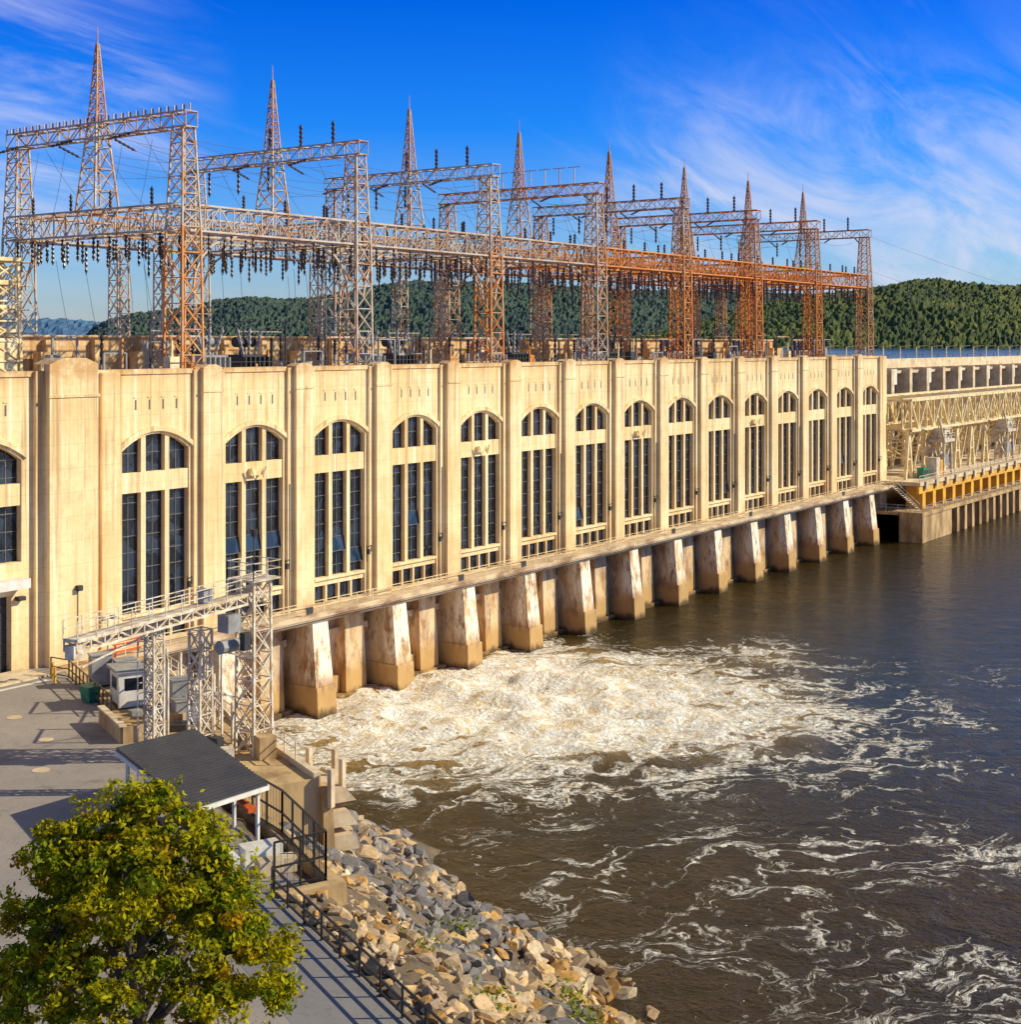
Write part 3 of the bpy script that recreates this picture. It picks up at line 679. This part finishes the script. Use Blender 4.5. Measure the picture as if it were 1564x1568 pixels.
# ------------------------------------------------------------------ rocks
import bmesh
bm=bmesh.new(); bmesh.ops.create_icosphere(bm,subdivisions=2,radius=1); bv=np.array([v.co[:] for v in bm.verts]); bf=np.array([[v.index for v in f.verts] for f in bm.faces]); bm.free()
def rocks(name,items,seed):
    r=np.random.default_rng(seed); V=[];F=[];C=[];o=0
    for (x,y,z,sz,col) in items:
        v=bv.copy()
        for q in range(11):
            n=r.normal(size=3); n/=np.linalg.norm(n); dd_=.30+.38*r.random(); pr_=v@n; v=v-np.outer(np.maximum(pr_-dd_,0),n)
        v*=np.array([1.25,.8+.4*r.random(),.55+.5*r.random()])*sz*1.25
        a=r.random()*6.28; ca,sa=math.cos(a),math.sin(a); tl=(r.random()-.5)*1.6; ct,st=math.cos(tl),math.sin(tl)
        v=v@np.array([[1,0,0],[0,ct,-st],[0,st,ct]]).T@np.array([[ca,-sa,0],[sa,ca,0],[0,0,1]]).T
        V.append(v+np.array([x,y,z])); F.append(bf+o); o+=len(v); C.append(np.tile(np.array(list(col)+[1.0]),(len(v),1)))
    V=np.concatenate(V);F=np.concatenate(F);C=np.concatenate(C)
    me=bpy.data.meshes.new(name); me.from_pydata(V.tolist(),[],F.tolist()); ca_=me.color_attributes.new('Col','FLOAT_COLOR','POINT'); ca_.data.foreach_set('color',C.ravel().astype('f'))
    me.materials.append(M['rock']); ob=bpy.data.objects.new(name,me); scene.collection.objects.link(ob)
pal=[(.60,.41,.22),(.50,.36,.21),(.28,.25,.23),(.20,.185,.18),(.70,.54,.34),(.62,.33,.09),(.38,.27,.17),(.70,.46,.20)]
its=[]
for i in range(5000):
    l=31+rng.random()*56; s=-1.3+rng.random()*20.5
    if l<46.3 and s<2.2: continue
    z=bankz(s,l)
    if z<-1.1 or (z<-.3 and rng.random()<.6): continue
    sz=.16+.42*rng.random()**2.2+(.34*rng.random() if s>12 else 0)
    if s<1: sz=min(sz,.35)
    g=noise.noise(Vector((s*.18,l*.10,4)))
    grey=(4.5<s<12 and g>-.15 and rng.random()<.7) or (l<40 and rng.random()<.7)
    c=pal[int(rng.integers(2,4))] if grey else pal[int(rng.choice([0,1,4,5,6,7]))]
    k=.75+.45*rng.random()
    if z<.5: k*=.6
    x,y,_=W(s,l); its.append((x,y,z+.12,sz,tuple(q*k for q in c)))
for i in range(300):
    l=20+rng.random()*11; s=7.5+rng.random()*9; z=bankz(s,l); x,y,_=W(s,l); its.append((x,y,z,.3+.4*rng.random(),pal[int(rng.integers(0,4))]))
for s,l,sz in((17.5,47,.6),(18,50,.8),(18.6,53,.9),(19.5,55,.6),(18.5,56,.8),(20,58,.7),(19,60,1.0),(21,57.5,.5),(17,40,.6),(16.8,36,.7),(20.4,61,.8),(17.6,64,1.1),(22,60,.5),(21.5,62.5,.6),(23.2,62,.5),(18,44,.5),(17.4,42,.4)):
    x,y,_=W(s,l); its.append((x,y,.05,sz,(.42,.26,.14)))
rocks('riprap_rocks',its,3)
def leafmesh(name,P,size,cols,r,nrm=None):
    n=len(P); d1=r.normal(size=(n,3))
    if nrm is not None:
        nn_=nrm+.75*r.normal(size=(n,3)); nn_/=np.linalg.norm(nn_,axis=1)[:,None]; d1-=(d1*nn_).sum(1)[:,None]*nn_
        d1/=np.linalg.norm(d1,axis=1)[:,None]; d2=np.cross(nn_,d1)
    else:
        d1/=np.linalg.norm(d1,axis=1)[:,None]; d2=r.normal(size=(n,3)); d2-= (d2*d1).sum(1)[:,None]*d1; d2/=np.linalg.norm(d2,axis=1)[:,None]
    s=(size*(.6+.8*r.random(n)))[:,None]; a=d1*s; b_=d2*s*.5
    V=np.stack([P-a,P+b_,P+a,P-b_],1).reshape(-1,3); F=np.arange(4*n).reshape(-1,4)
    me=bpy.data.meshes.new(name); me.from_pydata(V.tolist(),[],F.tolist()); ca_=me.color_attributes.new('Col','FLOAT_COLOR','POINT')
    C=np.repeat(np.concatenate([cols,np.ones((n,1))],1),4,axis=0); ca_.data.foreach_set('color',C.ravel().astype('f')); me.materials.append(M['leaf'])
    ob=bpy.data.objects.new(name,me); scene.collection.objects.link(ob); return ob
P=[];
for s,l in((9.8,52),(9,55),(10.5,50),(12,47),(7,60),(3,50),(2.5,57),(8,44)):
    x,y,_=W(s,l); z=bankz(s,l)+.35; P.append(rng.normal(size=(170,3))*np.array([.6,.6,.18])+np.array([x,y,z]))
P=np.concatenate(P); leafmesh('bank_weeds',P,.11,np.tile([.22,.26,.02],(len(P),1))*(.6+.8*rng.random((len(P),1))),rng)

# ------------------------------------------------------------------ tree
TR=empty('deciduous_tree'); tb=MB().mat('bark'); T0=Vector((-47.2,-54.6,9.0))
CC0=np.array(T0)+np.array([0,0,4.9]); CR=np.array([4.3,4.3,5.2])
def prof(vz): return (1-.30*max(vz,0)**1.3)*(1.04 if vz<.1 else 1)
tips=[]
def inside(q,f=1.0):
    v=(np.array(q)-CC0)/CR; k=prof(v[2]); v[0]/=k; v[1]/=k; return np.linalg.norm(v)<f
def limb(p,q,r0,r1,depth):
    p=Vector(p);q=Vector(q)
    for _ in range(8):
        if inside(q,.95): break
        q=p+(q-p)*.85
    n=4; pv=p
    for i in range(1,n+1):
        t=i/n; c=p+(q-p)*t+Vector((random.uniform(-.12,.12),random.uniform(-.12,.12),random.uniform(-.05,.12)))*(1 if i<n else 0)
        tb.mem(pv,c,2*(r0+(r1-r0)*(i-1)/n),2*(r0+(r1-r0)*t),8); pv=c
    tips.append(q)
    if depth==0: return
    for i in range(3):
        st=p+(q-p)*random.uniform(.45,1); d=(q-p).normalized()+Vector((random.uniform(-.9,.9),random.uniform(-.9,.9),random.uniform(-.35,.7)))
        limb(st,st+d.normalized()*(q-p).length*random.uniform(.45,.7),r1*.8,r1*.35,depth-1)
tb.mem(T0,T0+Vector((.1,0,2.2)),.62,.46,10)
fk=T0+Vector((.1,0,2.1))
for i in range(9):
    a=i*2*math.pi/9+.3; el=[.35,.7,1.1][i%3]; L=[4.3,4.8,5.6][i%3]
    limb(fk+Vector((0,0,.25*(i%3))),fk+Vector((math.cos(a)*math.cos(el)*L,math.sin(a)*math.cos(el)*L,math.sin(el)*L+.6)),.15,.06,2)
limb(fk,fk+Vector((.3,.3,7.2)),.2,.05,2)
tb.obj('trunk_and_limbs',TR)
r=np.random.default_rng(11)
cl=[np.array(t) for t in tips]
for i in range(640):
    v=r.normal(size=3); v/=np.linalg.norm(v)
    if v[2]<-.55: continue
    az=math.atan2(v[1],v[0])
    lob=1+.12*math.sin(5*az+1)+.12*math.sin(6*v[2]+3*v[0])
    k=prof(v[2]); rad=min((.5+.5*r.random()**.55)*lob,1.1)
    cl.append(CC0+v*CR*np.array([k,k,1])*rad)
PP=[];CC=[];NN=[]
for c in cl:
    n=int(r.integers(60,150)); sp=.16+.24*r.random()
    p=r.normal(size=(n,3)); p/=np.linalg.norm(p,axis=1)[:,None]; nv=p.copy()+np.array([0,0,.4]); p*=(r.random((n,1))**.4); p=p*np.array([sp*1.6,sp*1.6,sp*.9])+c
    base=np.array([.42,.36,.012]) if r.random()<.55 else np.array([.22,.26,.015])
    if r.random()<.12: base=np.array([.48,.29,.015])
    dep=np.linalg.norm((c-CC0)/CR); base=base*(.55+.45*min(dep,1))  # crown shade put into the leaf colour, inner clumps darker
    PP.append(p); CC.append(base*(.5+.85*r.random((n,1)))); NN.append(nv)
for i in range(260):
    v=r.normal(size=3); v/=np.linalg.norm(v)
    if v[2]<-.5: continue
    k=prof(v[2]); c=CC0+v*CR*np.array([k,k,1])*(1.0+.10*r.random()); n=int(r.integers(8,26))
    p=r.normal(size=(n,3))*.13+c; PP.append(p); CC.append(np.array([.42,.38,.015])*(.55+.8*r.random((n,1)))); NN.append(np.tile(v,(n,1)))
PP=np.concatenate(PP);CC=np.concatenate(CC);NN=np.concatenate(NN)
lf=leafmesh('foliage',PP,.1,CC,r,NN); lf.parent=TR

# ------------------------------------------------------------------ hills
CX,CY,CZ=-76.5,-90,33.0
def hill(name,tab,dist,depth,nx,nr,mat,bump,bsc,seed):
    xs=[a for a,_ in tab]; ys=[b_ for _,b_ in tab]; b=MB().mat(mat); vs=[]
    for i in range(nx+1):
        X=xs[0]+(xs[-1]-xs[0])*i/nx; Y=np.interp(X,xs,ys); u=(X-782)/2170; fx,fy=.813+.582*u,.582-.813*u
        zr=33+(527-Y)/2170*(dist+depth*.7)
        for j in range(nr+1):
            t=j/nr; dd_=dist+depth*t
            if t<.7: z=28.5+(zr-28.5)*math.sin(t/.7*math.pi/2)**.9
            else: z=zr-(zr-28.5)*.5*((t-.7)/.3)**2
            x=CX+fx*dd_;y=CY+fy*dd_; p=Vector((x/bsc,y/bsc,seed))
            dmin=noise.voronoi(p)[0][0]; z+=bump*(1-min(1,dmin*1.4)**2)-bump*.3+bump*.9*noise.noise(p*2.7)
            z+=(9*noise.noise(Vector((x/110,y/110,seed)))+4*noise.noise(Vector((x/35,y/35,seed))))*math.sin(min(t/.75,1)*math.pi*.8)
            vs.append((x,y,z if j else 24))
    n1=nr+1
    b.add(vs,[(i*n1+j,(i+1)*n1+j,(i+1)*n1+j+1,i*n1+j+1) for i in range(nx) for j in range(nr)]); b.obj(name)
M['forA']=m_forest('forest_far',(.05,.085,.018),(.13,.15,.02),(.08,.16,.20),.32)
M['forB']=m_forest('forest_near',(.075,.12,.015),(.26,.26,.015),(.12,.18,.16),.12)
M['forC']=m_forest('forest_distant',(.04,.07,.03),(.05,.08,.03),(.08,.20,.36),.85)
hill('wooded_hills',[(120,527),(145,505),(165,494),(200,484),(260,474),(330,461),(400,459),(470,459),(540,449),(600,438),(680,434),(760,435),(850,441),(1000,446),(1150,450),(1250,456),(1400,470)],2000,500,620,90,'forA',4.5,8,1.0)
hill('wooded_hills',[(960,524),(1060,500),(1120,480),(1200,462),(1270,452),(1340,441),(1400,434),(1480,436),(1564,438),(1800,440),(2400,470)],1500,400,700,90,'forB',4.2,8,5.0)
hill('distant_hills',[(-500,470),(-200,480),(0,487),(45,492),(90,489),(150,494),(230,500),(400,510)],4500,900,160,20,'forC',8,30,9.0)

# ------------------------------------------------------------------ camera, light, sky
cd=bpy.data.cameras.new('camera'); cam=bpy.data.objects.new('camera',cd); scene.collection.objects.link(cam)
cam.location=(CX,CY,CZ); cam.rotation_euler=(R(90),0,R(35.59-90)); cd.sensor_width=36; cd.lens=36*2170/1568; cd.shift_y=-257/1568; cd.clip_end=20000; cd.clip_start=.5
scene.camera=cam
EL=32; sd=Vector((.61,-.792,0)).normalized()*math.cos(R(EL)); sd.z=math.sin(R(EL))
ld=bpy.data.lights.new('sun','SUN'); ld.energy=5.0; ld.angle=R(.5); ld.color=(1,.90,.62); lo=bpy.data.objects.new('sun',ld); scene.collection.objects.link(lo)
lo.rotation_euler=sd.to_track_quat('Z','Y').to_euler()
w=bpy.data.worlds.new('World'); scene.world=w; w.use_nodes=True; t=NT(w.node_tree)
sk=t.n('ShaderNodeTexSky',sky_type='NISHITA'); sk.sun_disc=False; sk.sun_elevation=R(EL); sk.sun_rotation=math.atan2(sd.x,sd.y); sk.air_density=1; sk.dust_density=.6; sk.ozone_density=1.5
tc=t.n('ShaderNodeTexCoord').outputs['Generated']; x,y,z=t.sep(tc)
ra=t.n('ShaderNodeValToRGB'); t.l(z,ra.inputs[0]); cr_=ra.color_ramp
cr_.elements[0].position=0; cr_.elements[0].color=(1.0,1.1,1.45,1); cr_.elements[1].position=.6; cr_.elements[1].color=(.72,.80,.88,1)
for p_,c_ in((.07,(.46,.92,1.66,1)),(.15,(.06,.64,1.85,1)),(.24,(.0,.43,1.75,1))):
    e=cr_.elements.new(p_); e.color=c_
col=t.mix(1.0,sk.outputs[0],ra.outputs[0],'MULTIPLY')
den=t.math('ADD',z,.25); pv=t.n('ShaderNodeCombineXYZ'); t.l(t.math('DIVIDE',x,den),pv.inputs[0]); t.l(t.math('DIVIDE',y,den),pv.inputs[1])
mp=t.n('ShaderNodeMapping'); t.l(pv.outputs[0],mp.inputs[0]); mp.inputs['Rotation'].default_value=(0,0,R(62)); mp.inputs['Scale'].default_value=(1.0,2.8,1)
c1=t.noise(mp.outputs[0],1.6,7,.62,.6); c2=t.noise(mp.outputs[0],.6,3,.5,.3)
mp2=t.n('ShaderNodeMapping'); t.l(pv.outputs[0],mp2.inputs[0]); mp2.inputs['Rotation'].default_value=(0,0,R(54)); mp2.inputs['Scale'].default_value=(.9,9,1)
c3=t.noise(mp2.outputs[0],1.3,5,.6,.4)
def lobe(dv,lo_,hi_): return t.rng(t.vmath('DOT_PRODUCT',tc,tuple(Vector(dv).normalized())),lo_,hi_)
mr=t.math('MULTIPLY',t.math('MULTIPLY',lobe((.955,.35,.09),.968,.998),.75),t.rng(z,.215,.13,.10,1))
mlf=t.math('MULTIPLY',lobe((.60,.84,.175),.990,.9995),.72)
mk=t.math('ADD',mr,mlf); mk=t.math('ADD',mk,t.rng(z,.16,.05,.0,.10))
cf=t.math('MULTIPLY',t.rng(c1,.34,.74),t.math('ADD',mk,t.math('MULTIPLY',t.rng(c2,.54,.72),.14)),clamp=True)
stk=t.math('MULTIPLY',t.rng(c3,.60,.72),t.math('ADD',t.math('MULTIPLY',mr,.35),.03))
cf=t.math('ADD',cf,stk,clamp=True)
col=t.mix(cf,col,(6.8,7.2,9.0,1))
bg=t.n('ShaderNodeBackground'); t.l(col,bg.inputs[0]); bg.inputs[1].default_value=.1
ow=t.n('ShaderNodeOutputWorld'); t.l(bg.outputs[0],ow.inputs[0])
scene.view_settings.view_transform='Standard'; scene.view_settings.look='None'; scene.view_settings.exposure=0
